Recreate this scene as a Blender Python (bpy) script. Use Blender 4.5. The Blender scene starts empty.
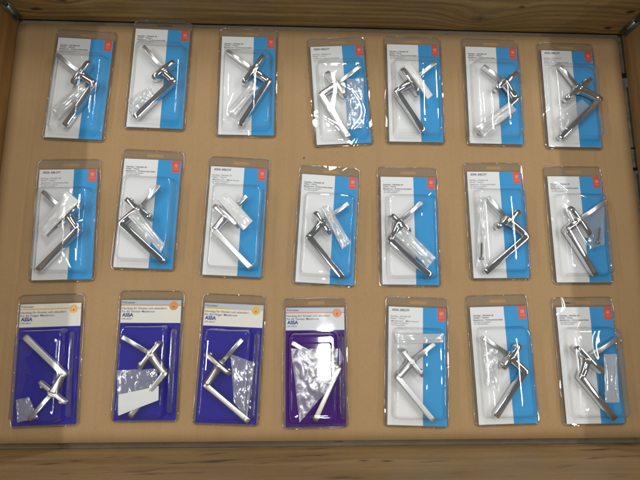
import bpy, bmesh, math, random
from mathutils import Vector, Matrix, noise

# ------------------------------------------------------------------ scene
S = bpy.context.scene
C = S.collection
S.render.engine = 'CYCLES'
S.cycles.use_denoising = True
S.cycles.max_bounces = 14
S.cycles.diffuse_bounces = 4
S.cycles.glossy_bounces = 6
S.cycles.transmission_bounces = 6
S.cycles.transparent_max_bounces = 40
S.cycles.sample_clamp_indirect = 6.0
S.cycles.caustics_reflective = False
S.cycles.caustics_refractive = False
S.view_settings.view_transform = 'Standard'
S.view_settings.look = 'None'
S.view_settings.exposure = 0.19
S.view_settings.gamma = 1.0

# ------------------------------------------------------------------ helpers
def link(o, parent=None):
    C.objects.link(o)
    if parent: o.parent = parent
    return o

def tag(o, label=None, cat=None, group=None, kind=None):
    if label: o['label'] = label
    if cat: o['category'] = cat
    if group: o['group'] = group
    if kind: o['kind'] = kind
    return o

def empty(name, loc=(0, 0, 0), rz=0.0):
    o = bpy.data.objects.new(name, None)
    o.location = loc; o.rotation_euler = (0, 0, rz); o.empty_display_size = .02
    return link(o)

class MB:
    """collects geometry and links it as ONE mesh object"""
    def __init__(s): s.bm = bmesh.new()
    def ring(s, pts): return [s.bm.verts.new(p) for p in pts]
    def loft(s, rings, cap0=True, cap1=True, mat=0, smooth=True):
        R = [s.ring(r) for r in rings]
        n = len(R[0])
        for a, b in zip(R, R[1:]):
            for i in range(n):
                f = s.bm.faces.new((a[i], a[(i+1) % n], b[(i+1) % n], b[i]))
                f.smooth = smooth; f.material_index = mat
        if cap0: f = s.bm.faces.new(R[0][::-1]); f.material_index = mat
        if cap1: f = s.bm.faces.new(R[-1]); f.material_index = mat
        return R
    def fill(s, loops, mat=0, smooth=False):
        ed = []
        for l in loops:
            n = len(l)
            for i in range(n):
                e = s.bm.edges.get((l[i], l[(i+1) % n])) or s.bm.edges.new((l[i], l[(i+1) % n]))
                ed.append(e)
        r = bmesh.ops.triangle_fill(s.bm, use_beauty=True, use_dissolve=False, edges=ed, normal=(0, 0, 1))
        for g in r['geom']:
            if isinstance(g, bmesh.types.BMFace): g.smooth = smooth; g.material_index = mat
    def box(s, x0, x1, y0, y1, z0, z1, mat=0, bev=0.0):
        b = bmesh.new()
        vs = [b.verts.new((x, y, z)) for x in (x0, x1) for y in (y0, y1) for z in (z0, z1)]
        for q in ((0,1,3,2),(4,6,7,5),(0,4,5,1),(2,3,7,6),(0,2,6,4),(1,5,7,3)):
            b.faces.new([vs[i] for i in q])
        bmesh.ops.recalc_face_normals(b, faces=b.faces)
        if bev: bmesh.ops.bevel(b, geom=list(b.edges), offset=bev, segments=2, affect='EDGES', profile=.6)
        mp = {v: s.bm.verts.new(v.co) for v in b.verts}
        for f in b.faces:
            g = s.bm.faces.new([mp[v] for v in f.verts]); g.material_index = mat
        b.free()
    def build(s, name, mats, parent=None, recalc=True):
        if recalc: bmesh.ops.recalc_face_normals(s.bm, faces=s.bm.faces)
        me = bpy.data.meshes.new(name); s.bm.to_mesh(me); s.bm.free()
        for m in (mats if isinstance(mats, (list, tuple)) else [mats]): me.materials.append(m)
        return link(bpy.data.objects.new(name, me), parent)

def rr(x0, x1, y0, y1, r, z=0.0, n=6, m=6):
    """closed loop of a rounded rectangle, with points along its straight sides"""
    r = max(1e-5, min(r, (x1-x0)/2-1e-5, (y1-y0)/2-1e-5))
    out = []
    cs = [(x1-r, y1-r, 0), (x0+r, y1-r, 90), (x0+r, y0+r, 180), (x1-r, y0+r, 270)]
    for k, (cx, cy, a0) in enumerate(cs):
        arc = [(cx+r*math.cos(math.radians(a0+90*i/n)), cy+r*math.sin(math.radians(a0+90*i/n)), z) for i in range(n+1)]
        out += arc
        nx, ny, na = cs[(k+1) % 4]
        e = (nx+r*math.cos(math.radians(na)), ny+r*math.sin(math.radians(na)), z)
        for i in range(1, m):
            t = i/m
            out.append((arc[-1][0]*(1-t)+e[0]*t, arc[-1][1]*(1-t)+e[1]*t, z))
    return out

# ------------------------------------------------------------------ materials
def newmat(name):
    m = bpy.data.materials.new(name); m.use_nodes = True
    nt = m.node_tree; nt.nodes.clear()
    return m, nt, nt.nodes.new('ShaderNodeOutputMaterial')

def N(nt, typ, ins=None, **props):
    n = nt.nodes.new(typ)
    for k, v in props.items(): setattr(n, k, v)
    for k, v in (ins or {}).items():
        if isinstance(v, bpy.types.NodeSocket): nt.links.new(v, n.inputs[k])
        else: n.inputs[k].default_value = v
    return n

def M_(nt, op, a, b=None, c=None, clamp=False):
    n = nt.nodes.new('ShaderNodeMath'); n.operation = op; n.use_clamp = clamp
    for i, v in enumerate((a, b, c)):
        if v is None: continue
        if isinstance(v, bpy.types.NodeSocket): nt.links.new(v, n.inputs[i])
        else: n.inputs[i].default_value = v
    return n.outputs[0]

def ramp(nt, fac, stops):
    n = nt.nodes.new('ShaderNodeValToRGB')
    el = n.color_ramp.elements
    while len(el) < len(stops): el.new(.5)
    for e, (p, c) in zip(el, stops):
        e.position = p; e.color = (*c, 1) if len(c) == 3 else c
    nt.links.new(fac, n.inputs[0])
    return n.outputs[0]

def mixc(nt, fac, a, b, mode='MIX'):
    n = nt.nodes.new('ShaderNodeMix'); n.data_type = 'RGBA'; n.blend_type = mode
    for i, v in ((0, fac), (6, a), (7, b)):
        if isinstance(v, bpy.types.NodeSocket): nt.links.new(v, n.inputs[i])
        else: n.inputs[i].default_value = v if not isinstance(v, tuple) or len(v) == 4 else (*v, 1)
    return n.outputs[2]

def plain(name, col, rough=.5, metal=0.0, bump=None, var=0.0, spec=.5):
    m, nt, out = newmat(name)
    b = N(nt, 'ShaderNodeBsdfPrincipled', {'Roughness': rough, 'Metallic': metal, 'Specular IOR Level': spec})
    g = nt.nodes.new('ShaderNodeNewGeometry')
    if var:
        nz = N(nt, 'ShaderNodeTexNoise', {'Vector': g.outputs['Position'], 'Scale': 60.0, 'Detail': 4.0})
        c = mixc(nt, nz.outputs[0], tuple(v*(1-var) for v in col), tuple(min(1, v*(1+var)) for v in col))
        nt.links.new(c, b.inputs['Base Color'])
    else: b.inputs['Base Color'].default_value = (*col, 1)
    if bump:
        nz = N(nt, 'ShaderNodeTexNoise', {'Vector': g.outputs['Position'], 'Scale': bump[0], 'Detail': 3.0})
        bp = N(nt, 'ShaderNodeBump', {'Height': nz.outputs[0], 'Strength': bump[1], 'Distance': bump[2]})
        nt.links.new(bp.outputs[0], b.inputs['Normal'])
    nt.links.new(b.outputs[0], out.inputs[0])
    return m

def clear_plastic(name, tint=(.95, .955, .95), edge=(.62, .63, .61), rough=.035, bumps=((38, .0011), (170, .00016)),
                  white=0.0, refl=.055, crease=None, folds=None):
    """thin clear sheet: passes light straight on, mirrors by Schlick's law, absorbs more along a slanting path"""
    m, nt, out = newmat(name)
    g = nt.nodes.new('ShaderNodeNewGeometry')
    h = None
    for sc, d in bumps:
        nz = N(nt, 'ShaderNodeTexNoise', {'Vector': g.outputs['Position'], 'Scale': float(sc), 'Detail': 1.5})
        v = M_(nt, 'MULTIPLY', nz.outputs[0], d)
        h = v if h is None else M_(nt, 'ADD', h, v)
    if crease:
        vo = N(nt, 'ShaderNodeTexVoronoi', {'Vector': g.outputs['Position'], 'Scale': float(crease[0])}, feature='DISTANCE_TO_EDGE')
        h = M_(nt, 'ADD', h, M_(nt, 'MULTIPLY', M_(nt, 'MINIMUM', vo.outputs[0], .25), crease[1]))
    if folds:                                  # long curved pressure folds in the sheet
        nz = N(nt, 'ShaderNodeTexNoise', {'Vector': g.outputs['Position'], 'Scale': float(folds[0]), 'Detail': 0.0, 'W': folds[3]}, noise_dimensions='4D')
        q = M_(nt, 'DIVIDE', M_(nt, 'SUBTRACT', nz.outputs[0], .5), folds[1])
        h = M_(nt, 'ADD', h, M_(nt, 'MULTIPLY', M_(nt, 'POWER', 2.718, M_(nt, 'MULTIPLY', M_(nt, 'MULTIPLY', q, q), -1.0)), folds[2]))
    bp = N(nt, 'ShaderNodeBump', {'Height': h, 'Strength': 1.0, 'Distance': 1.0})
    lw = N(nt, 'ShaderNodeLayerWeight', {'Blend': .5, 'Normal': bp.outputs[0]})
    f = lw.outputs['Facing']
    sch = M_(nt, 'ADD', M_(nt, 'MULTIPLY', M_(nt, 'POWER', f, 5.0), .85), refl, clamp=True)
    lw2 = N(nt, 'ShaderNodeLayerWeight', {'Blend': .5})
    tc = mixc(nt, M_(nt, 'POWER', lw2.outputs['Facing'], 2.0), tint, edge)
    tr = N(nt, 'ShaderNodeBsdfTransparent', {'Color': tc})
    gl = N(nt, 'ShaderNodeBsdfGlossy', {'Roughness': rough, 'Normal': bp.outputs[0], 'Color': (.98, .99, 1, 1)})
    base = tr
    if white:
        df = N(nt, 'ShaderNodeBsdfDiffuse', {'Color': (.93, .94, .93, 1)})
        tl = N(nt, 'ShaderNodeBsdfTranslucent', {'Color': (.93, .94, .93, 1)})
        ad = N(nt, 'ShaderNodeMixShader', {0: .18, 1: df.outputs[0], 2: tl.outputs[0]})
        base = N(nt, 'ShaderNodeMixShader', {0: white, 1: tr.outputs[0], 2: ad.outputs[0]})
    mx = N(nt, 'ShaderNodeMixShader', {0: sch, 1: base.outputs[0], 2: gl.outputs[0]})
    nt.links.new(mx.outputs[0], out.inputs[0])
    return m

def wood(name, dark, light, knots, seed, ring=70.0, contrast=1.0, streaks=0.0, rough=.6):
    """sawn pine: grain along local X, knots = (x, z, size, strength, darkness)"""
    m, nt, out = newmat(name)
    tc = nt.nodes.new('ShaderNodeTexCoord')
    sp = N(nt, 'ShaderNodeSeparateXYZ', {0: tc.outputs['Object']})
    x, y, z = sp.outputs
    lo = N(nt, 'ShaderNodeTexNoise', {'Vector': N(nt, 'ShaderNodeCombineXYZ', {0: M_(nt, 'MULTIPLY', x, 2.2), 1: M_(nt, 'MULTIPLY', y, 6.0), 2: M_(nt, 'MULTIPLY', z, 7.0)}).outputs[0], 'Scale': 1.0, 'Detail': 2.0, 'W': seed}, noise_dimensions='4D')
    gcoord = M_(nt, 'ADD', M_(nt, 'ADD', z, M_(nt, 'MULTIPLY', y, .7)), M_(nt, 'MULTIPLY', lo.outputs[0], .022))
    kmask = None
    for kx, kz, ks, kd, kk in knots:
        dx = M_(nt, 'MULTIPLY', M_(nt, 'SUBTRACT', x, kx), .55)
        dz = M_(nt, 'SUBTRACT', z, kz)
        d = M_(nt, 'SQRT', M_(nt, 'ADD', M_(nt, 'MULTIPLY', dx, dx), M_(nt, 'MULTIPLY', dz, dz)))
        dn = M_(nt, 'DIVIDE', d, ks)
        ex = M_(nt, 'POWER', 2.718, M_(nt, 'MULTIPLY', M_(nt, 'MULTIPLY', dn, dn), -.09))
        gcoord = M_(nt, 'ADD', gcoord, M_(nt, 'MULTIPLY', ex, kd))
        wob = N(nt, 'ShaderNodeTexNoise', {'Vector': tc.outputs['Object'], 'Scale': 90.0, 'Detail': 3.0})
        dm = M_(nt, 'ADD', dn, M_(nt, 'MULTIPLY', M_(nt, 'SUBTRACT', wob.outputs[0], .5), 1.3))
        mk = M_(nt, 'MULTIPLY', M_(nt, 'SUBTRACT', 1.15, dm, clamp=True), kk * 1.6, clamp=True)
        kmask = mk if kmask is None else M_(nt, 'MAXIMUM', kmask, mk)
    v1 = N(nt, 'ShaderNodeCombineXYZ', {0: M_(nt, 'MULTIPLY', x, 1.3), 1: 0.0, 2: M_(nt, 'MULTIPLY', gcoord, ring)})
    gr = N(nt, 'ShaderNodeTexNoise', {'Vector': v1.outputs[0], 'Scale': 1.6, 'Detail': 5.0, 'Roughness': .62, 'W': seed+3.1}, noise_dimensions='4D')
    sn = M_(nt, 'ADD', M_(nt, 'MULTIPLY', M_(nt, 'SINE', M_(nt, 'MULTIPLY', gcoord, ring*9.0)), .055), gr.outputs[0])
    v2 = N(nt, 'ShaderNodeCombineXYZ', {0: M_(nt, 'MULTIPLY', x, 22.0), 1: M_(nt, 'MULTIPLY', y, 50.0), 2: M_(nt, 'MULTIPLY', z, 900.0)})
    fi = N(nt, 'ShaderNodeTexNoise', {'Vector': v2.outputs[0], 'Scale': 1.0, 'Detail': 3.0})
    t = M_(nt, 'ADD', M_(nt, 'MULTIPLY', M_(nt, 'SUBTRACT', sn, .5), contrast), .5)
    t = M_(nt, 'ADD', t, M_(nt, 'MULTIPLY', M_(nt, 'SUBTRACT', fi.outputs[0], .5), .35), clamp=True)
    col = ramp(nt, t, [(.18, dark), (.5, tuple((a+b)/2 for a, b in zip(dark, light))), (.78, light)])
    big = N(nt, 'ShaderNodeTexNoise', {'Vector': N(nt, 'ShaderNodeCombineXYZ', {0: M_(nt, 'MULTIPLY', x, 5.0), 1: y, 2: M_(nt, 'MULTIPLY', z, 16.0)}).outputs[0], 'Scale': 1.0, 'Detail': 3.0, 'W': seed+8}, noise_dimensions='4D')
    col = mixc(nt, M_(nt, 'MULTIPLY', M_(nt, 'SUBTRACT', big.outputs[0], .35, clamp=True), 1.1), col, tuple(v*.62 for v in dark))
    po = N(nt, 'ShaderNodeTexNoise', {'Vector': N(nt, 'ShaderNodeCombineXYZ', {0: M_(nt, 'MULTIPLY', x, 55.0), 1: M_(nt, 'MULTIPLY', y, 200.0), 2: M_(nt, 'MULTIPLY', z, 520.0)}).outputs[0], 'Scale': 1.0, 'Detail': 2.0})
    col = mixc(nt, M_(nt, 'MULTIPLY', M_(nt, 'SUBTRACT', po.outputs[0], .60, clamp=True), 4.0, clamp=True), col, tuple(v*.6 for v in dark))
    if streaks:
        v3 = N(nt, 'ShaderNodeCombineXYZ', {0: M_(nt, 'MULTIPLY', x, 11.0), 1: 0.0, 2: M_(nt, 'ADD', M_(nt, 'MULTIPLY', z, 55.0), M_(nt, 'MULTIPLY', x, -9.0))})
        st = N(nt, 'ShaderNodeTexNoise', {'Vector': v3.outputs[0], 'Scale': 1.0, 'Detail': 4.0, 'W': seed+5}, noise_dimensions='4D')
        sm = M_(nt, 'MULTIPLY', M_(nt, 'SUBTRACT', st.outputs[0], .60, clamp=True), 9.0*streaks, clamp=True)
        col = mixc(nt, sm, col, tuple(v*.32 for v in dark))
    if kmask is not None: col = mixc(nt, kmask, col, tuple(v*.22 for v in dark))
    b = N(nt, 'ShaderNodeBsdfPrincipled', {'Base Color': col, 'Roughness': rough})
    bp = N(nt, 'ShaderNodeBump', {'Height': t, 'Strength': .5, 'Distance': .0012})
    nt.links.new(bp.outputs[0], b.inputs['Normal'])
    nt.links.new(b.outputs[0], out.inputs[0])
    return m

def kraft():
    m, nt, out = newmat('kraft_cardboard')
    tc = nt.nodes.new('ShaderNodeTexCoord'); P = tc.outputs['Object']
    sp = N(nt, 'ShaderNodeSeparateXYZ', {0: P})
    x, y, z = sp.outputs
    a = N(nt, 'ShaderNodeTexNoise', {'Vector': P, 'Scale': 7.0, 'Detail': 4.0})
    fib = N(nt, 'ShaderNodeTexNoise', {'Vector': N(nt, 'ShaderNodeCombineXYZ', {0: M_(nt, 'MULTIPLY', x, 420.0), 1: M_(nt, 'MULTIPLY', y, 160.0), 2: 0.0}).outputs[0], 'Scale': 1.0, 'Detail': 4.0})
    flute = N(nt, 'ShaderNodeTexNoise', {'Vector': N(nt, 'ShaderNodeCombineXYZ', {0: M_(nt, 'MULTIPLY', x, 55.0), 1: M_(nt, 'MULTIPLY', y, 1.2), 2: 0.0}).outputs[0], 'Scale': 1.0, 'Detail': 2.0})
    c = mixc(nt, a.outputs[0], (.310, .200, .094), (.365, .240, .118))
    c = mixc(nt, M_(nt, 'MULTIPLY', M_(nt, 'SUBTRACT', fib.outputs[0], .45, clamp=True), .9), c, (.245, .153, .069))
    c = mixc(nt, M_(nt, 'MULTIPLY', M_(nt, 'SUBTRACT', flute.outputs[0], .5, clamp=True), 1.1), c, (.268, .169, .079))
    sc = N(nt, 'ShaderNodeTexNoise', {'Vector': P, 'Scale': 2.3, 'Detail': 6.0, 'Roughness': .7})
    c = mixc(nt, M_(nt, 'MULTIPLY', M_(nt, 'SUBTRACT', sc.outputs[0], .54, clamp=True), 2.2), c, (.270, .171, .080))
    h = M_(nt, 'ADD', M_(nt, 'MULTIPLY', flute.outputs[0], .0012), M_(nt, 'MULTIPLY', a.outputs[0], .002))
    wv = N(nt, 'ShaderNodeTexNoise', {'Vector': P, 'Scale': 3.0, 'Detail': 2.0})
    xw = M_(nt, 'ADD', x, M_(nt, 'MULTIPLY', M_(nt, 'SUBTRACT', wv.outputs[0], .5), .012))
    for cx, dp in ((-.505, .5), (-.352, .6), (-.345, .4), (-.196, .7), (-.186, .5), (-.028, .6), (.139, .7), (.147, .5), (.294, .6), (.302, .7), (.444, .6), (.451, .6), (.598, .6)):
        q = M_(nt, 'DIVIDE', M_(nt, 'SUBTRACT', xw, cx), .0028)
        h = M_(nt, 'SUBTRACT', h, M_(nt, 'MULTIPLY', M_(nt, 'POWER', 2.718, M_(nt, 'MULTIPLY', M_(nt, 'MULTIPLY', q, q), -1.0)), .00075*dp))
    bp = N(nt, 'ShaderNodeBump', {'Height': h, 'Strength': .6, 'Distance': 1.0})
    b = N(nt, 'ShaderNodeBsdfPrincipled', {'Base Color': c, 'Roughness': .78, 'Normal': bp.outputs[0]})
    b.inputs['Specular IOR Level'].default_value = .25
    nt.links.new(b.outputs[0], out.inputs[0])
    return m

WHITE = plain('white_card', (.80, .815, .82), .5, spec=.25)
BLUE = plain('cyan_blue_print', (.018, .30, .65), .45, spec=.2)
RED = plain('orange_red_print', (.62, .075, .035), .4)
PINK = plain('pale_red_print', (.75, .33, .25), .4)
CREAM = plain('cream_card', (.76, .745, .67), .5, spec=.2)
NAVY = plain('deep_blue_print', (.018, .012, .27), .5, spec=.1)
PURPLE = plain('violet_print', (.055, .008, .165), .5, spec=.08)
GREYBAND = plain('grey_blue_print', (.42, .50, .60), .4)
INK = plain('black_ink', (.015, .015, .018), .5)
GREYINK = plain('grey_ink', (.12, .12, .13), .5)
BLUEINK = plain('blue_ink', (.012, .016, .23), .5)
BANDS = {'pale': plain('pale_orange_print', (.78, .47, .17), .4), 'orange': plain('orange_print', (.68, .30, .055), .4),
         'yellow': plain('yellow_print', (.68, .46, .06), .4), 'red': plain('warm_red_print', (.66, .20, .07), .4)}
CHROME = plain('polished_chrome', (.72, .72, .73), .075, 1.0, bump=(40, .15, .0003))
SATIN = plain('satin_nickel', (.60, .585, .55), .34, 1.0)
PALECHROME = plain('pale_chrome', (.90, .90, .90), .30, 1.0)
GLARE_SATIN = plain('satin_with_painted_glare', (.93, .93, .92), .55, 1.0)  # satin metal paled, lamp glare off its flat faces put into the colour
GREYMETAL = plain('grey_satin_chrome', (.66, .68, .69), .42, 1.0)
ZINC = plain('zinc_plated_steel', (.74, .77, .76), .30, 1.0, var=.12)
STEEL = plain('dull_screw_steel', (.40, .40, .40), .35, 1.0)
HINGE = plain('galvanised_hinge_steel', (.40, .44, .40), .38, 1.0, var=.3)
GAP = plain('dark_rubbing_strip', (.03, .028, .024), .8)
BLISTER = clear_plastic('clear_blister_plastic', tint=(.978, .98, .978), bumps=((12, .0036), (50, .00005)), refl=.085, rough=.024, folds=(9, .016, .00048, .0), white=.025, edge=(.58, .59, .57))
CRISP = clear_plastic('crisp_blister_plastic', tint=(.965, .965, .968), edge=(.68, .68, .68), folds=(9, .013, .00028, 3.7), white=.015, bumps=((13, .0013), (50, .00005)), refl=.07, rough=.018)
GLARE = clear_plastic('glaring_blister_plastic', tint=(.965, .965, .968), edge=(.68, .68, .68), bumps=((13, .0008),), refl=.06, rough=.04)
RIM = clear_plastic('blister_rim_plastic', tint=(.93, .93, .92), edge=(.66, .66, .64), bumps=((150, .0016), (420, .0006)), refl=.15, rough=.06)
FILM = clear_plastic('thin_bag_film', tint=(.95, .955, .96), edge=(.8, .8, .8), rough=.14, bumps=((45, .002), (140, .0003)), white=.17, refl=.08, crease=(40, .002))
CRUMPLED = clear_plastic('crumpled_bag_film', tint=(.95, .955, .96), edge=(.8, .8, .8), rough=.25, bumps=((40, .0016), (120, .0003)), white=.12, refl=.055, crease=(34, .0016))
FROST = clear_plastic('frosted_sleeve_film', tint=(.95, .96, .96), edge=(.75, .75, .75), rough=.16, bumps=((60, .002),), white=.40, refl=.10)
MILKY = clear_plastic('milky_sleeve_film', tint=(.95, .95, .94), edge=(.8, .8, .8), rough=.2, bumps=((60, .002),), white=.96, refl=.07)
PAPER = plain('white_bag_label', (.72, .74, .73), .6)
# pack centre (x, y, turn); handle points in the pack's own frame in mm:
# spindle end, rosette ends, rosette centre, elbow, lever end; then the four corners of the bag or sleeve beside it
DATA = [
    ((-0.4234, 0.4501, -0.0366), [(-45.6, 59.7), (22.8, 48.3), (-7.4, -3.3), (9.5, 19.2), (33.8, 2.6), (-12.7, -82.6)], [(-39.3, -52.9), (9.1, 1.7), (24.6, -11.6), (-25.1, -74.3)]),
    ((-0.2752, 0.4738, -0.0242), [(-29.7, 56.7), (34.5, 28.3), (-7.2, -12.5), (14.8, 6.7), (32.9, -13.1), (-34.3, -88.6)], [(-49.8, -53.5), (-10.4, -23.9), (0.8, -46.2), (-38.1, -80.6)]),
    ((-0.1043, 0.4624, -0.0026), [(-38.9, 62.2), (33.8, 56.3), (-6.9, -7.4), (16.2, 21.6), (42.1, 1.5), (-11.0, -88.7)], [(-36.4, -62.5), (8.9, -0.4), (23.5, -12.8), (-19.6, -74.8)]),
    ((0.0769, 0.4476, 0.0638), [(42.0, 50.1), (-27.2, 40.8), (7.8, -13.7), (-8.4, 10.3), (-38.5, -6.6), (8.2, -94.0)], [(12.0, 24.0), (46.1, 25.2), (38.0, -77.2), (6.8, -78.2)]),
    ((0.2235, 0.4539, -0.0007), [(39.4, 56.8), (-29.4, 43.0), (4.7, -12.4), (-11.6, 11.8), (-39.1, -6.0), (11.9, -85.6)], [(-25.6, 50.9), (-10.6, 56.6), (31.2, -11.8), (21.0, -21.3)]),
    ((0.3814, 0.4526, -0.007), [(-23.3, 53.2), (45.2, 42.0), (-3.2, 0.9), (16.2, 17.2), (37.7, -13.7), (-36.3, -85.2)], [(-43.8, -73.5), (22.9, -21.8), (36.7, -38.0), (-30.1, -93.5)]),
    ((0.5372, 0.4484, -0.0049), [(-23.5, 61.2), (37.7, 36.1), (-22.1, -13.2), (10.4, 14.1), (48.6, -8.8), (-35.9, -89.5)], [(-41.3, -51.0), (14.8, -7.9), (28.4, -23.4), (-30.9, -76.4)]),
    ((-0.4268, 0.1848, 0.0264), [(-37.1, 56.9), (34.1, 33.8), (-9.0, -7.1), (9.3, 16.0), (29.9, -15.4), (-36.8, -86.4)], [(6.3, 55.2), (29.8, 37.0), (-27.3, -26.5), (-39.4, -7.4)]),
    ((-0.2795, 0.206, -0.0313), [(20.4, 50.1), (-38.9, 22.5), (13.7, -16.2), (-10.2, 2.7), (-40.7, -24.6), (40.4, -92.2)], [(-29.7, -12.1), (-16.2, 4.1), (39.6, -59.4), (33.5, -74.9)]),
    ((-0.1194, 0.1928, -0.0399), [(19.6, 45.1), (-40.6, 24.5), (10.3, -15.1), (-17.5, 2.4), (-34.9, -22.5), (35.3, -88.1)], [(-35.0, 36.4), (-18.1, 50.6), (33.1, -2.4), (17.5, -20.3)]),
    ((0.0501, 0.1793, -0.0556), [(37.1, 47.5), (-27.0, 28.3), (6.3, -14.4), (-13.0, 8.0), (-32.9, -20.6), (33.2, -91.7)], [(-14.6, 36.6), (0.7, 41.4), (42.8, -25.6), (28.0, -39.4)]),
    ((0.2042, 0.1781, -0.0054), [(21.5, 50.3), (-39.6, 25.8), (-1.2, -9.8), (-24.3, 11.1), (-39.1, -23.4), (35.3, -88.3)], [(-30.4, -13.2), (-11.8, 2.9), (43.7, -54.0), (27.5, -72.2)]),
    ((0.3727, 0.191, 0.009), [(-20.8, 48.7), (40.1, 22.7), (-10.6, -12.1), (11.8, 3.9), (46.7, -26.5), (-34.8, -93.3)], [(-41.9, 49.3), (-23.1, 49.3), (-32.3, -83.2), (-50.5, -83.1)]),
    ((0.5292, 0.1837, 0.0065), [(50.7, 50.9), (-26.6, 39.7), (10.6, -19.6), (-10.4, 12.6), (-32.1, -6.3), (16.4, -90.7)], [(-2.7, 20.2), (46.1, 44.9), (37.5, -33.2), (9.8, -41.2)]),
    ((-0.4348, -0.0624, 0.0324), [(-17.7, -90.1), (-5.7, -27.7), (42.1, -66.2), (20.1, -46.2), (34.7, -17.6), (-36.5, 46.7)], [(-41.9, -57.3), (-21.4, -53.5), (-3.1, -88.0), (-36.9, -94.4)]),
    ((-0.2635, -0.0557, -0.0029), [(-42.5, 38.6), (25.2, 31.6), (-11.1, -16.7), (9.7, 10.1), (34.2, -22.9), (-21.3, -94.1)], [(-47.2, -17.9), (19.0, -15.6), (24.5, -66.6), (-41.9, -90.0)]),
    ((-0.1211, -0.0623, -0.0433), [(20.1, 41.6), (-42.2, 16.0), (5.2, -19.9), (-13.9, -4.2), (-35.3, -37.9), (40.8, -95.0)], [(1.8, 15.6), (43.9, 3.0), (38.2, -90.1), (12.5, -63.6)]),
    ((0.0291, -0.0685, 0.0099), [(-41.4, 41.0), (32.6, 35.3), (-11.2, -14.4), (11.1, 12.5), (38.9, -4.1), (-2.1, -90.4)], [(-42.9, 31.4), (38.3, 30.5), (35.0, -21.8), (-28.5, -90.4)]),
    ((0.2106, -0.068, -0.0373), [(27.4, 39.9), (-33.7, 28.9), (7.3, -18.8), (-15.1, 5.3), (-37.3, -20.3), (26.0, -92.5)], [(-43.4, 53.9), (42.1, 57.0), (42.0, 41.4), (-38.2, 34.6)]),
    ((0.3661, -0.0662, 0.0262), [(-38.1, 48.3), (28.8, 36.7), (-10.1, -8.5), (11.1, 12.7), (32.7, -11.3), (-25.8, -87.3)], [(-40.1, 33.8), (-12.7, 28.0), (-16.7, -44.0), (-38.3, -33.8)]),
    ((0.5254, -0.0668, 0.0101), [(47.7, 44.7), (-34.5, 33.2), (14.8, -15.3), (-14.7, 10.9), (-26.8, -21.4), (28.8, -93.8)], [(18.4, 18.0), (41.6, 17.7), (37.1, -64.4), (11.7, -63.9)]),
]
# kind of each pack: (finish, wordmark?, opening side, accessory, position words)
KIND = [
    ('chrome', 0, 'V', 'frost'), ('chrome', 0, 'V', 'film'), ('chrome', 0, 'V', 'frost'), ('pale', 1, 'H', 'film'),
    ('chrome', 0, 'H', 'milky'), ('chrome', 0, 'V', 'frost'), ('chrome', 1, 'V', 'film'),
    ('chrome', 1, 'V', 'milky'), ('chrome', 0, 'H', 'frost'), ('pale', 1, 'S', 'milky'), ('chrome', 0, 'H', 'frost'),
    ('chrome', 0, 'H', 'frost'), ('chrome', 1, 'V', 'film'), ('chrome', 0, 'H', 'film'),
    ('glare_lit', 0, 'pale', 'film'), ('satin', 0, 'orange', 'label'), ('satin', 0, 'yellow', 'film'), ('satin', 0, 'red', 'crumple'),
    ('grey', 1, 'S', 'frost'), ('chrome', 0, 'V', 'film'), ('chrome', 0, 'H', 'frost')]
ROWS = ['top row', 'middle row', 'bottom row']
PLACE = ['leftmost', 'second from left', 'third from left', 'middle', 'third from right', 'second from right', 'rightmost']
CW, CH = .105, .2045
X0, X1, Y0, Y1 = -CW/2, CW/2, -CH/2, CH/2
ZC = .0046                                   # top face of the printed card
FIN = {'chrome': CHROME, 'pale': PALECHROME, 'satin': SATIN, 'grey': GREYMETAL, 'glare_lit': GLARE_SATIN}

# ------------------------------------------------------------------ lettering
_text = {}
def text_mesh(body, bold=0.0, shear=0.0):
    k = (body, bold, shear)
    if k in _text: return _text[k]
    cu = bpy.data.curves.new('lettering', 'FONT'); cu.body = body; cu.size = 1.0; cu.offset = bold; cu.shear = shear
    o = bpy.data.objects.new('lettering', cu); C.objects.link(o)
    dg = bpy.context.evaluated_depsgraph_get()
    me = bpy.data.meshes.new_from_object(o.evaluated_get(dg))
    bpy.data.objects.remove(o); bpy.data.curves.remove(cu)
    vs = [v.co.copy() for v in me.vertices]; fs = [list(p.vertices) for p in me.polygons]
    bpy.data.meshes.remove(me)
    x0 = min(v.x for v in vs); x1 = max(v.x for v in vs)
    _text[k] = (vs, fs, x0, x1)
    return _text[k]

def lettering(name, lines, mat, parent, z):
    """lines: (words, left, width, baseline, cap height, boldness) in metres, as one flat mesh"""
    b = bmesh.new()
    for body, lx, w, by, cap, bold in lines:
        vs, fs, x0, x1 = text_mesh(body, bold)
        sx = w/(x1-x0); sy = cap/.70
        nv = [b.verts.new((lx+(v.x-x0)*sx, by+v.y*sy, z)) for v in vs]
        for f in fs:
            try: b.faces.new([nv[i] for i in f])
            except ValueError: pass
    me = bpy.data.meshes.new(name); b.to_mesh(me); b.free(); me.materials.append(mat)
    return link(bpy.data.objects.new(name, me), parent)

# ------------------------------------------------------------------ blister packs
def card_mesh(xs, ys, pick, mats, parent):
    """flat printed card: top face cut into print areas, white edges and back"""
    mb = MB()
    V = [[mb.bm.verts.new((x, y, ZC)) for y in ys] for x in xs]
    for i in range(len(xs)-1):
        for j in range(len(ys)-1):
            f = mb.bm.faces.new((V[i][j], V[i+1][j], V[i+1][j+1], V[i][j+1]))
            f.material_index = pick((xs[i]+xs[i+1])/2, (ys[j]+ys[j+1])/2)
    mb.box(xs[0], xs[-1], ys[0], ys[-1], ZC-.0012, ZC-.0002)
    return mb.build('backing_card', mats, parent)

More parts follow.
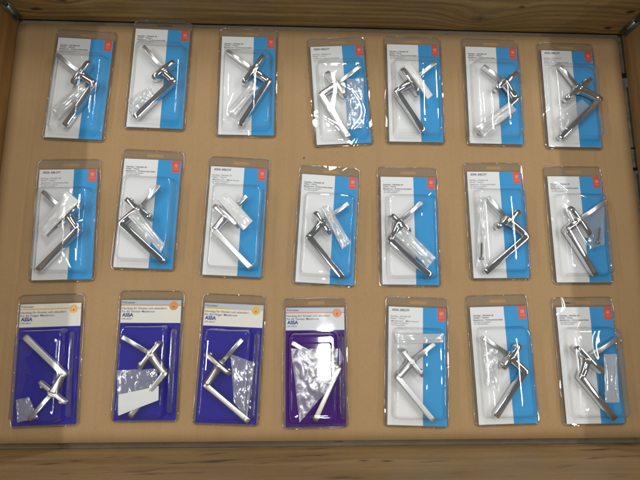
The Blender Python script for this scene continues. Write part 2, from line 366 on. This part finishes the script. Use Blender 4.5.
def shell(parent, mat, base, H, rnd, hole, tab, extra=(), cells=None, rim=.006):
    """clear clamshell: flange with hang tab, tray round the card and the raised bubble"""
    mb = MB(); bm = mb.bm
    zf = ZC+.0007
    fx0, fx1, fy0, fy1 = X0-rim, X1+rim*.8, Y0-rim*.7, Y1+tab
    def wob(p, amp):
        n = noise.noise_vector(Vector((p[0]*28+rnd*7.3, p[1]*28-rnd*3.1, p[2]*30)))
        return (p[0]+n.x*amp, p[1]+n.y*amp, p[2]+n.z*amp*(.6 if p[2] < .026 else 0.0))
    def skin(loops, smooth=True):
        R = [mb.ring(l) for l in loops]
        n = len(R[0])
        for a, b in zip(R, R[1:]):
            for i in range(n):
                f = bm.faces.new((a[i], a[(i+1) % n], b[(i+1) % n], b[i])); f.smooth = smooth
        return R
    def bubble(x0, x1, y0, y1, r, h, cells, amp=.0011):
        prof = [(0, zf, 0), (.0006, zf+.0006, 0), (.0012, zf+.003, .3), (.0035, h*.55, 1), (.0050, h-.0040, 1), (.0058, h-.0018, 1), (.0074, h-.0005, 1), (.0094, h, 1)]
        L = []
        for ins, z, k in prof:
            l = rr(x0+ins, x1-ins, y0+ins, y1-ins, max(.003, r-ins*.6), z, 6, 8)
            L.append([wob(p, amp*k) for p in l])
        R = skin(L)
        holes = []
        for (a0, a1, b0, b1, dz) in cells:
            q = [[wob(p, amp) for p in rr(a0+i_, a1-i_, b0+i_, b1-i_, .005, z_, 4, 6)] for i_, z_ in ((0, h), (.0012, h-dz*.25), (.0032, h-dz))]
            RR = skin(q)
            mb.fill([RR[-1]]); holes.append(RR[0])
        mb.fill([R[-1]]+holes)
        return R[0]
    x0, x1, y0, y1 = base
    cx = cells or [(x0+.014, x0+(x1-x0)*.60, y0+.016, y1-.016, .0005), (x0+(x1-x0)*.64, x1-.014, y0+.016, y1-.016, .0005)]
    feet = [bubble(x0, x1, y0, y1, .012, H, cx)]
    for (a0, a1, b0, b1, h2) in extra:
        feet.append(bubble(a0, a1, b0, b1, .004, h2, []))
    tray = skin([rr(X0-.0015, X1+.0015, Y0-.0015, Y1+.0015, .003, zf, 4, 8), rr(X0-.0026, X1+.0026, Y0-.0026, Y1+.0026, .004, zf-.0012, 4, 8),
                 rr(X0-.0034, X1+.0034, Y0-.0034, Y1+.0034, .005, .0017, 4, 8)])
    mb.fill([tray[0]]+feet)
    outer = [wob(p, .0006) for p in rr(fx0, fx1, fy0, fy1, .0095, .0017, 6, 8)]
    oR = mb.ring(outer)
    loops = [tray[-1], oR]
    hp = None
    if hole:
        hy = Y1+tab*.50
        hp = rr(-.0155+.002, .0155+.002, hy-.0028, hy+.0028, .0027, .0017, 4, 3)
        loops.append(mb.ring(hp))
    mb.fill(loops)
    bk = [mb.ring([(p[0], p[1], .0006) for p in outer])]
    if hp: bk.append(mb.ring([(p[0], p[1], .0006) for p in hp]))
    mb.fill(bk)
    o = mb.build('blister', mat, parent, recalc=False)
    # pressed rim bead running round the flange
    rb = MB()
    def off(d, z): return [wob(p, .0006) for p in rr(fx0-d, fx1+d, fy0-d, fy1+d, .0095, z, 6, 8)]
    rb.loft([off(-.0016, .0018), off(-.0011, .0027), off(-.0002, .0028), off(.0004, .0019), off(.0004, .0005), off(-.0010, .0004)], False, False)
    rb.build('rim', RIM, parent, recalc=False)
    return o

def std_card(root, logo, side):
    bx = X0+CW*.595
    rx0, rx1, ry0 = X0+CW*.845, X0+CW*.985, Y1-CH*.113
    card = card_mesh([X0, bx, rx0, rx1, X1], [Y0, ry0, Y1],
                     lambda x, y: 0 if x < bx else (2 if rx0 < x < rx1 and y > ry0 else 1), [WHITE, BLUE, RED], root)
    side_line = {'V': 'Vänster - Venstre', 'H': 'Höger - Høyre', 'S': 'Höger - Høyre'}[side]
    z = ZC+.00012
    third = 'Mattkrom - Matt krom' if side == 'S' else 'Blankkrom - Forkrommet blank'
    if logo:
        lettering('wordmark', [('ASSA ABLOY', X0+CW*.055, CW*.31, Y1-CH*.036, CH*.0195, .026)], INK, card, z)
        L = [('Handtag - Håndtak till', .03, .345, .088, .0135, .008), (side_line, .03, .255, .107, .0135, .008), (third, .045, .47, .130, .0135, .008),
             ('för fönster och altandörr', .04, .30, .147, .011, .01), ('for vindu og altandør', .05, .24, .164, .011, .01)]
        ink = GREYINK
    else:
        L = [('Handtag - Håndtak till', .045, .355, .0815, .0150, .017), (side_line, .045, .23 if side != 'V' else .27, .100, .0150, .017), (third, .045, .52, .121, .0150, .017),
             ('för fönster och altandörr', .055, .30, .137, .0105, .012), ('for vindu og altandør', .055, .25, .153, .0105, .012)]
        ink = INK
    lettering('lettering', [(t, X0+CW*a, CW*w, Y1-CH*b, CH*c, bo) for t, a, w, b, c, bo in L], ink, card, z)
    m = MB()                                   # the small square and line printed in the red corner
    cx, cy, s = X0+CW*.918, Y1-CH*.048, CW*.030
    def quad(x0, x1, y0, y1): m.bm.faces.new([m.bm.verts.new(p) for p in ((x0, y0, z), (x1, y0, z), (x1, y1, z), (x0, y1, z))])
    t = s*.24
    quad(cx-s, cx+s, cy+s-t, cy+s); quad(cx-s, cx+s, cy-s, cy-s+t)
    quad(cx-s, cx-s+t, cy-s+t, cy+s-t); quad(cx+s-t, cx+s, cy-s+t, cy+s-t)
    quad(cx-s*.5, cx+s*.5, cy-s*.5, cy+s*.5)
    quad(cx-s*1.5, cx+s*1.6, cy-s*2.25, cy-s*2.02)
    m.build('emblem', PINK, card)
    return card

def old_card(root, band, body_mat):
    hy = Y1-CH*.195
    ty = Y1-CH*.036; b0, b1 = Y1-CH*.049, Y1-CH*.038
    top = CREAM if band == 'pale' else GREYBAND
    head = PALEGREY if band == 'red' else CREAM
    card = card_mesh([X0, X1], [Y0, hy, b0, b1, Y1], lambda x, y: 0 if y < hy else (1 if y < b0 else (2 if y < b1 else 3)), [body_mat, head, BANDS[band], top], root)
    z = ZC+.00012
    k = CW/537.
    def px(v): return X0+(v-75)*k
    def py(v): return Y1-(v-50)/9.14*.00168
    second = {'pale': 'Fix 60 Höger Mattkrom', 'orange': 'Fix 60 Vänster Mattkrom', 'yellow': 'Fix 60 Höger Mattkrom', 'red': 'Fix 60 Vänster Mattkrom'}[band]
    lettering('lettering', [('Fönster', px(85), k*112, py(83), .0038, .008), ('Handtag för fönster och altandörr.', px(82), k*405, py(138), .0037, .008),
                            (second, px(82), k*295, py(168), .0037, .008), ('ASSA ABLOY', px(86), k*95, py(236), .0026, .01)], INK, card, z)
    lettering('wordmark', [('ASSA', px(86), k*102, py(208), .0060, .045)], BLUEINK, card, z)
    m = MB()
    cx, cy, r = px(545), py(103), .0080
    def disc(r_, zz, mat): 
        f = m.bm.faces.new([m.bm.verts.new((cx+r_*math.cos(i*math.tau/28), cy+r_*math.sin(i*math.tau/28), zz)) for i in range(28)]); f.material_index = mat
    disc(r, z, 0)
    def poly(pts, zz, mat): f = m.bm.faces.new([m.bm.verts.new((cx+a*r, cy+b*r, zz)) for a, b in pts]); f.material_index = mat
    arch = [(-.58, -.52), (.58, -.52)]+[(.58*math.cos(math.radians(a)), .12+.55*math.sin(math.radians(a))) for a in range(0, 181, 15)]
    arch2 = [(-.44, -.40), (.44, -.40)]+[(.44*math.cos(math.radians(a)), .12+.41*math.sin(math.radians(a))) for a in range(0, 181, 15)]
    poly(arch, z+.0001, 1); poly(arch2, z+.0002, 0)
    poly([(-.16, -.40), (.16, -.40), (.13, -.02), (-.13, -.02)], z+.0003, 2)
    m.build('emblem', [BANDS[band], BANDS['orange'] if band != 'orange' else BANDS['red'], GREYINK], card)
    return card
PALEGREY = plain('pale_grey_card', (.60, .63, .63), .42)

# ------------------------------------------------------------------ handles
def frame(d):
    d = d.normalized(); u = Vector((0, 0, 1)); s = d.cross(u).normalized()
    return d, s, s.cross(d).normalized()

def bar(mb, p0, p1, stations, shape):
    """loft along p0-p1; stations = (t, half width, half height, lift)"""
    d, s, u = frame(p1-p0)
    rings = []
    for t, w, h, lift in stations:
        c = p0.lerp(p1, t)+Vector((0, 0, lift))
        rings.append([c+s*(a*w)+u*(b*h) for a, b in shape])
    mb.loft(rings)

def squircle(k=3.4, n=20):
    o = []
    for i in range(n):
        a = (i+.5)*math.tau/n
        c, s_ = math.cos(a), math.sin(a)
        o.append((math.copysign(abs(c)**(2/k), c), math.copysign(abs(s_)**(2/k), s_)))
    return o
SQ = squircle(); SQ_HARD = squircle(9.0, 24); SQ_MID = squircle(7.0, 28); RND = squircle(2.0, 20)

def handle(i, pts, fin, root):
    m = FIN[fin]
    zc = .0168
    Sp, R1, R2, Cn, E, L = [Vector((x/1000, y/1000, zc)) for x, y in pts]
    satin = fin in ('satin', 'grey', 'glare_lit')
    mid = (R1+R2)/2
    r = (R1-R2); half = r.length/2*.97; r.normalize()
    nrm = Vector((-r.y, r.x, 0))
    if nrm.dot(Sp-E) < 0: nrm = -nrm
    # lever: rounded flat bar, fuller at the elbow, thinning to a blunt end
    mb = MB()
    e0 = E; l1 = L+Vector((0, 0, -.004))
    w = .0053 if not satin else .0045
    h = .0070 if fin != 'glare_lit' else .0050
    bar(mb, e0, l1, [(-.055, w*.45, h*.5, 0), (-.045, w*.8, h*.82, 0), (-.02, w*1.02, h*.97, 0), (.03, w*1.08, h, 0), (.25, w*1.02, h*.98, 0), (.6, w*1.0, h*.92, 0),
                     (.93, w*1.08, h*.82, 0), (.985, w*1.04, h*.78, 0), (1.0, w*.82, h*.60, 0)], SQ_MID if not satin else SQ_HARD)
    mb.build('lever', m, root)
    # neck: curved tube from the rosette to the elbow
    mb = MB()
    P0 = mid+(Cn-mid)*.6+nrm*.001
    ld = (L-E).normalized()
    ctrl = E+nrm*.012-ld*.001
    rings = []
    nS = 12
    for j in range(nS+1):
        t = j/nS
        c = P0*(1-t)**2+ctrl*2*t*(1-t)+E*t*t
        tan = (ctrl-P0)*2*(1-t)+(E-ctrl)*2*t
        if tan.length < 1e-6: tan = E-P0
        d, s_, u = frame(tan)
        ra = .0090-.0020*math.sin(min(1, t*1.6)*math.pi/2)+.0012*max(0, t-.7)
        if fin == 'glare_lit': ra *= .78
        if j == 0: ra *= 1.25
        if j == 1: ra *= 1.12
        if j == nS: ra *= .75
        rings.append([c+s_*(a*ra)+u*(b*ra*1.12) for a, b in RND])
    mb.loft(rings); mb.build('neck', m if fin != 'glare_lit' else SATIN, root)
    # rosette: long stadium plate standing on its edge, domed face towards the neck
    mb = MB()
    st = []
    rz = .0108 if fin != 'glare_lit' else .0062
    for j in range(28):
        a = j*math.tau/28
        c_, s_ = math.cos(a), math.sin(a)
        st.append((math.copysign(half-rz, c_)+rz*c_ if abs(c_) > 1e-6 else 0.0, rz*s_))
    rings = []
    th = .60 if fin == 'glare_lit' else (.78 if satin else .92)
    for t, sc in ((.0046, .93), (.0043, .98), (.0038, 1.0), (-.0034, 1.0), (-.0041, .975), (-.0047, .90), (-.0051, .72)):
        rings.append([mid+nrm*(t*th)+r*(a*(1-(1-sc)*rz/half)) * 1.0+Vector((0, 0, b*sc)) for a, b in st])
    mb.loft(rings); ro = mb.build('rosette', m, root)
    # two countersunk screw bosses on the spindle side of the rosette
    for sgn in (-1, 1):
        mb = MB()
        c = mid+r*(sgn*half*.72)+nrm*.0047
        mb.loft([[c+nrm*t+r*(a*ra)+Vector((0, 0, b*ra)) for a, b in RND] for t, ra in ((-.0005, .0045), (.0012, .0042), (.0026, .0030))])
        mb.build('boss', ZINC, ro)
    # square spindle
    mb = MB()
    q0 = P0+(Sp-P0).normalized()*.003
    a_ = .0039
    bar(mb, q0, Sp, [(0, a_, a_, 0), (.965, a_, a_, 0), (.99, a_*.92, a_*.92, 0), (1, a_*.7, a_*.7, 0)], SQ_HARD)
    mb.build('spindle', ZINC if fin != 'grey' else GREYMETAL, root)
    # collar where the spindle leaves the rosette
    mb = MB()
    dirS = (Sp-P0).normalized(); d, s_, u = frame(dirS)
    c = mid+(Cn-mid)*.6+nrm*.004
    mb.loft([[c+d*t+s_*(a*ra)+u*(b*ra) for a, b in RND] for t, ra in ((0, .0085), (.002, .0082), (.0034, .0066), (.0042, .0052))])
    mb.build('collar', m, root)

# ------------------------------------------------------------------ bags and sleeves
def quad_sheet(q, nu, nv, z, bulge, amp, seed, fold=0.0, name_=''):
    q = [Vector((x/1000, y/1000, 0)) for x, y in q]
    out = []
    rip = .0 if name_ != 'plastic_sleeve' else .0016
    longu = (q[1]-q[0]).length > (q[3]-q[0]).length
    for i in range(nu+1):
        u = i/nu; row = []
        for j in range(nv+1):
            v = j/nv
            p = q[0].lerp(q[1], u).lerp(q[3].lerp(q[2], u), v)
            e = (4*u*(1-u))**.55*(4*v*(1-v))**.55
            n = noise.noise_vector(Vector((p.x*70+seed*5, p.y*70, seed)))
            n2 = noise.noise_vector(Vector((p.x*190+seed*5, p.y*190, seed+9)))
            edge = min(u, 1-u, v, 1-v) < 1e-6
            p = p+Vector((n.x, n.y, 0))*amp*.5
            p.z = z+bulge*e+(n.z*amp+n2.z*amp*.45+abs(n2.x)*fold)*(.25 if edge else 1)
            p.z += rip*noise.noise(Vector(((v if longu else u)*5.5+seed*2.7, (u if longu else v)*.8, seed)))*e
            row.append(p)
        out.append(row)
    return out

def bag(name, q, mat, z, thick, amp, seed, fold=0.0, parent=None, nu=20, nv=20):
    mb = MB(); bm = mb.bm
    A = quad_sheet(q, nu, nv, z, thick*.5, amp, seed, fold, name)
    B = quad_sheet(q, nu, nv, z-.0006, -thick*.5, amp*.6, seed, 0)
    for G in (A, B):
        V = [[bm.verts.new(p) for p in row] for row in G]
        for i in range(nu):
            for j in range(nv):
                f = bm.faces.new((V[i][j], V[i+1][j], V[i+1][j+1], V[i][j+1])); f.smooth = True
    return mb.build(name, mat, parent, recalc=False)

def screw(loc, rz, label):
    mb = MB()
    def cyl(x0, x1, r0, r1): mb.loft([[(x0, r0*a, r0*b) for a, b in RND], [(x1, r1*a, r1*b) for a, b in RND]])
    cyl(0, .0024, .0042, .0042); cyl(.0024, .0040, .0040, .0022)
    L_ = .026; n = 12
    rings = [[(.0040+L_*k/(2*n), (.0022 if k % 2 else .0016)*a, (.0022 if k % 2 else .0016)*b) for a, b in RND] for k in range(2*n+1)]
    mb.loft(rings, smooth=False)
    cyl(.0040+L_, .0040+L_+.003, .0016, .0003)
    o = mb.build('screw', STEEL)
    o.location = loc; o.rotation_euler = (0, 0, rz)
    return tag(o, label, 'screw', 'screws in the accessory bags')

# ------------------------------------------------------------------ lay the packs out
FACE = {'chrome': 'polished chrome', 'pale': 'pale chrome', 'satin': 'satin nickel', 'grey': 'matt grey', 'glare_lit': 'glare-lightened satin'}
random.seed(4)
for i, ((px_, py_, th), hp, bq) in enumerate(DATA):
    fin, logo, side, acc = KIND[i]
    row, colm = divmod(i, 7)
    place = '%s in the %s' % (PLACE[colm], ROWS[row])
    old = 14 <= i <= 17
    left_down = hp[5][0] < hp[4][0]
    root = empty('blister_pack', (px_, py_, .0012), th)
    if old:
        look = {'pale': 'pale orange stripe', 'orange': 'orange stripe', 'yellow': 'yellow stripe', 'red': 'red stripe and violet card'}[side]
        tag(root, ('violet carded blister pack with red header stripe, glare on its front' if side == 'red' else 'deep blue carded blister pack with %s across its white header' % look), 'blister pack', 'blister packs laid out in three rows')
        old_card(root, side, PURPLE if side == 'red' else NAVY)
        bx0, bx1 = X0+.003, X1-.013
        shell(root, GLARE if side == 'red' else CRISP, (bx0, bx1, Y0+.004, Y1-CH*.205), .0315+.001*(i % 3), i+1, side == 'red', .017,
              extra=[(X1-.0122, X1-.0025, Y0+.008, Y1-CH*.215, .019)] , cells=[(bx0+.012, bx1-.012, Y0+.02, Y1-CH*.29, .0006)], rim=.0055)
    else:
        tag(root, 'white and blue carded blister pack %s, %s' % ('with bold wordmark' if logo else 'without wordmark', place), 'blister pack', 'blister packs laid out in three rows')
        std_card(root, logo, side)
        dx = .002*math.sin(i*2.3); 
        shell(root, BLISTER, (X0+.0055+dx*.5, X1-.0015+dx*.5, Y0+.009, Y1-CH*.172), (.031 if acc in ('film', 'label') or i in (0, 2) else .0335)+.0012*math.sin(i*1.7), i+1, True, .020+.002*math.sin(i*3.1))
    # the handle lying inside
    h = empty('window_handle', (px_, py_, .0012), th)
    tag(h, '%s window handle, lever %s, %s' % (FACE[fin], ('up left' if i == 14 else ('down left' if left_down else 'down right')), place), 'window handle', 'window handles inside the packs')
    handle(i, hp, fin, h)
    # the bag or sleeve beside it
    words = {'frost': 'frosted plastic sleeve', 'milky': 'milky white plastic sleeve', 'film': 'thin clear plastic bag', 'label': 'clear plastic bag with white label', 'crumple': 'shiny crumpled clear bag'}[acc]
    zs = .020 if i in (0, 2) else .0285
    if acc in ('frost', 'milky'):
        b = bag('plastic_sleeve', bq, FROST if acc == 'frost' else MILKY, zs, .007 if zs > .025 else .012, .0008, i, nu=24, nv=24)
    elif acc == 'crumple':
        b = bag('accessory_bag', bq, CRUMPLED, .0275, .003, .0013, i, .0008, nu=34, nv=34)
    else:
        b = bag('accessory_bag', bq, FILM, .016 if acc == 'label' else .018, .006, .0022, i, .0015)
    kz = (zs-.02)/.876 if acc in ('frost', 'milky') else 0.0
    b.location = (px_*(1-kz), py_*(1-kz), .0012); b.rotation_euler = (0, 0, th)
    tag(b, '%s in pack %s' % (words, place), 'sleeve' if 'sleeve' in words else 'bag', 'plastic bags and sleeves inside the packs')
    if acc == 'label':
        lab = bag('bag_label', [(-40.5, -57.5), (25.5, -43.5), (26.5, -66.5), (-38.5, -91.5)], PAPER, .0215, .001, .0007, 3, 0, parent=b, nu=10, nv=8)

def in_pack(i, x, y, z):
    (px_, py_, th), _, _ = DATA[i]
    c, s = math.cos(th), math.sin(th)
    return (px_+(x*c-y*s)/1000, py_+(x*s+y*c)/1000, z)
for i, x, y, ang, label in ((0, -2, -38, 50, 'steel screw in the frosted sleeve of the leftmost top row pack'),
                            (2, -8, -44, 55, 'steel screw in the frosted sleeve of the third pack in the top row'),
                            (5, 2, -66, 32, 'steel screw under the lever sleeve, second pack from right in the top row'),
                            (13, 22, -32, 75, 'steel screw in the thin bag of the rightmost middle row pack'),
                            (12, -42, -70, 85, 'steel screw low in the narrow bag, second pack from right in the middle row'),
                            (9, 0, 22, -42, 'steel screw in the milky sleeve, third pack from left in the middle row')):
    screw(in_pack(i, x, y, .0215 if i != 9 else .027), DATA[i][0][2]+math.radians(ang), label)

# ------------------------------------------------------------------ cardboard, crate, pallet, floor
KR = kraft()
mb = MB()
nx, ny = 60, 40
cxs = [-.5558+(.6525+.5558)*k/nx for k in range(nx+1)]
cys = [-.1945+(.5850+.1945)*k/ny for k in range(ny+1)]
def czz(x, y): return noise.noise(Vector((x*3.1, y*3.1, 2)))*.0007
top = [[mb.bm.verts.new((x-.004*(y-.2)*(x > .64), y, czz(x, y))) for y in cys] for x in cxs]
bot = [[mb.bm.verts.new((v.co.x, v.co.y, v.co.z-.005)) for v in r_] for r_ in top]
for a in range(nx):
    for b_ in range(ny):
        mb.bm.faces.new((top[a][b_], top[a+1][b_], top[a+1][b_+1], top[a][b_+1])).smooth = True
        mb.bm.faces.new((bot[a][b_], bot[a][b_+1], bot[a+1][b_+1], bot[a+1][b_]))
for a in range(nx):
    mb.bm.faces.new((top[a][0], bot[a][0], bot[a+1][0], top[a+1][0])); mb.bm.faces.new((top[a][ny], top[a+1][ny], bot[a+1][ny], bot[a][ny]))
for b_ in range(ny):
    mb.bm.faces.new((top[0][b_], top[0][b_+1], bot[0][b_+1], bot[0][b_])); mb.bm.faces.new((top[nx][b_], bot[nx][b_], bot[nx][b_+1], top[nx][b_+1]))
tag(mb.build('cardboard_sheet', KR), 'brown corrugated cardboard sheet lining the crate under all the packs', 'cardboard')

XL, XR, YB, YT = -.557, .664, -.205, .5975
ZB, ZT = -.004, .222
crate = empty('wooden_crate', ((XL+XR)/2, (YB+YT)/2, ZB))
tag(crate, 'open wooden crate frame of sawn boards with steel corner hinges, around all packs', 'crate')
def board(x0, x1, mat, loc, rz):
    m = MB(); m.box(x0, x1, 0, .021, 0, ZT-ZB, bev=.0015)
    o = m.build('side_board', mat, crate)
    o.location = Vector(loc)-crate.location; o.rotation_euler = (0, 0, rz)
    return o
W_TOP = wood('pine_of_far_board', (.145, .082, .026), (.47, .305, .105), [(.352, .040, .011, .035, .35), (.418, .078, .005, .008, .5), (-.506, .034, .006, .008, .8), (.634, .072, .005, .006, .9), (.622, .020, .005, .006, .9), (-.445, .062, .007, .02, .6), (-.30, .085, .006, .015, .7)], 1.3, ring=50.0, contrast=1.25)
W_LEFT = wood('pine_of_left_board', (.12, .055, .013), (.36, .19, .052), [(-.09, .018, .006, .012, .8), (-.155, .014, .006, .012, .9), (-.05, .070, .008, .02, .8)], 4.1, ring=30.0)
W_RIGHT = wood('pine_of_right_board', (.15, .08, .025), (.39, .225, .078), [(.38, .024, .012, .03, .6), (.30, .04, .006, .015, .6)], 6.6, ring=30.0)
W_NEAR = wood('pine_of_near_board', (.30, .18, .068), (.57, .385, .170), [(-.136, .098, .007, .01, .55), (-.10, .094, .006, .01, .5), (.345, .078, .006, .01, .5), (.25, .06, .007, .015, .3)], 9.2, ring=20.0, contrast=.85, streaks=.85)
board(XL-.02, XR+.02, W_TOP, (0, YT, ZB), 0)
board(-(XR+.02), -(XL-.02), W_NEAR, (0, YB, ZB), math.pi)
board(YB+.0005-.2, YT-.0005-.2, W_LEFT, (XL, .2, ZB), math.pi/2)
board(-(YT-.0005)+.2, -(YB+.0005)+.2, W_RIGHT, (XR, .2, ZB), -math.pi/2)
# steel corner hinges: two leaves and a knuckle in each far corner
for (hx, sx) in ((XL, 1), (XR, -1)):
    m = MB()
    a0, a1 = sorted((hx+sx*.0055, hx+sx*.013)); m.box(a0, a1, YT-.0022, YT-.0002, ZB+.012, ZT-.01)
    a0, a1 = sorted((hx+sx*.0002, hx+sx*.0022)); m.box(a0, a1, YT-.013, YT-.0055, ZB+.012, ZT-.01)
    for k in range(5):
        z0 = ZB+.012+k*.042
        m.loft([[(hx+sx*.0045+.0038*a, YT-.0045+.0038*b, z) for a, b in RND] for z in (z0, z0+.038)])
    hg = m.build('hinge', HINGE, crate); hg.location = -crate.location
pal = empty('wooden_pallet', ((XL+XR)/2, (YB+YT)/2, -.15))
tag(pal, 'rough grey pallet deck showing in the gaps beside the cardboard', 'pallet')
W_DECK = wood('weathered_deck_wood', (.075, .058, .036), (.19, .15, .095), [], 12.4, ring=30.0, rough=.85)
edges = [(.66, .515), (.484, .3535), (.3505, .312), (.300, .16), (.148, .03), (.018, -.10), (-.112, -.26)]
for y1, y0 in edges:
    m = MB(); m.box(-.60, .70, -(y1-y0)/2, (y1-y0)/2, -.011, .011, bev=.001)
    o = m.build('deck_board', W_DECK, pal); o.location = Vector((0, (y0+y1)/2, -.0225))-pal.location
m = MB()
for yb in (-.2, .2, .6):
    for xb in (-.53, .05, .63): m.box(xb-.07, xb+.07, yb-.05, yb+.05, -.149, -.0345)
o = m.build('block', W_DECK, pal); o.location = -pal.location
m = MB(); m.box(-3, 3, -3, 3, -.16, -.150)
tag(m.build('floor', plain('dark_concrete_floor', (.045, .043, .04), .8, var=.2)), kind='structure')

# two dark splinters of wood lying on the cardboard
for loc, rz, ln, label in (((0.496300, 0.043200, .0030), -.12, .014, 'dark thin splinter under the hang tab of the rightmost bottom pack'), ((0.006600, 0.317700, .0012), 1.25, .005, 'tiny dark chip on cardboard between the top and middle rows')):
    m = MB()
    m.loft([[(t*ln, w_*a+.0004*math.sin(t*9), w_*.7*b_) for a, b_ in RND[::4]] for t, w_ in ((-.5, .0002), (-.2, .0010), (.15, .0008), (.5, .0002))])
    o = m.build('splinter', plain('dark_splinter_wood', (.035, .02, .012), .7)); o.location = loc; o.rotation_euler = (0, 0, rz)
    tag(o, label, 'splinter')

# ------------------------------------------------------------------ light
w = bpy.data.worlds.new('World'); S.world = w; w.use_nodes = True
bg = w.node_tree.nodes['Background']; bg.inputs[0].default_value = (.95, .97, 1, 1); bg.inputs[1].default_value = .085
def tube(name, loc, sx, sy, power, col=(1, .99, .965)):
    l = bpy.data.lights.new(name, 'AREA'); l.shape = 'RECTANGLE'; l.size = sx; l.size_y = sy; l.energy = power; l.color = col
    o = link(bpy.data.objects.new(name, l)); o.location = loc
    d = Vector((.05, .2, 0))-Vector(loc)
    return o
tube('ceiling_light', (.175, -.15, 2.5), .06, .34, 20)
tube('ceiling_light', (.27, 1.75, 2.5), .08, 1.0, 21)
for x in (-2.17, 2.28):
    o = tube('ceiling_light', (x, .6, 2.5), .07, 2.6, 35)
    o.rotation_euler = (0, math.copysign(math.radians(30), x), 0)

# ------------------------------------------------------------------ camera
cam = bpy.data.cameras.new('camera'); co = link(bpy.data.objects.new('camera', cam)); S.camera = co
cam.sensor_fit = 'HORIZONTAL'; cam.sensor_width = 36.0; cam.lens = 36.0*490/640
cam.clip_start = .02; cam.clip_end = 50
R = Matrix(((0.9991379884109526, -0.007230318145828474, -0.0408778988406345), (0.0, 0.9847290313886197, -0.17409403990224617), (0.04151240902632579, 0.17394383357837398, 0.9838802074728664)))
co.matrix_world = Matrix.Translation((0, 0, 0.8965)) @ R.to_4x4()
cam.dof.use_dof = True; cam.dof.focus_distance = .90; cam.dof.aperture_fstop = 7.0
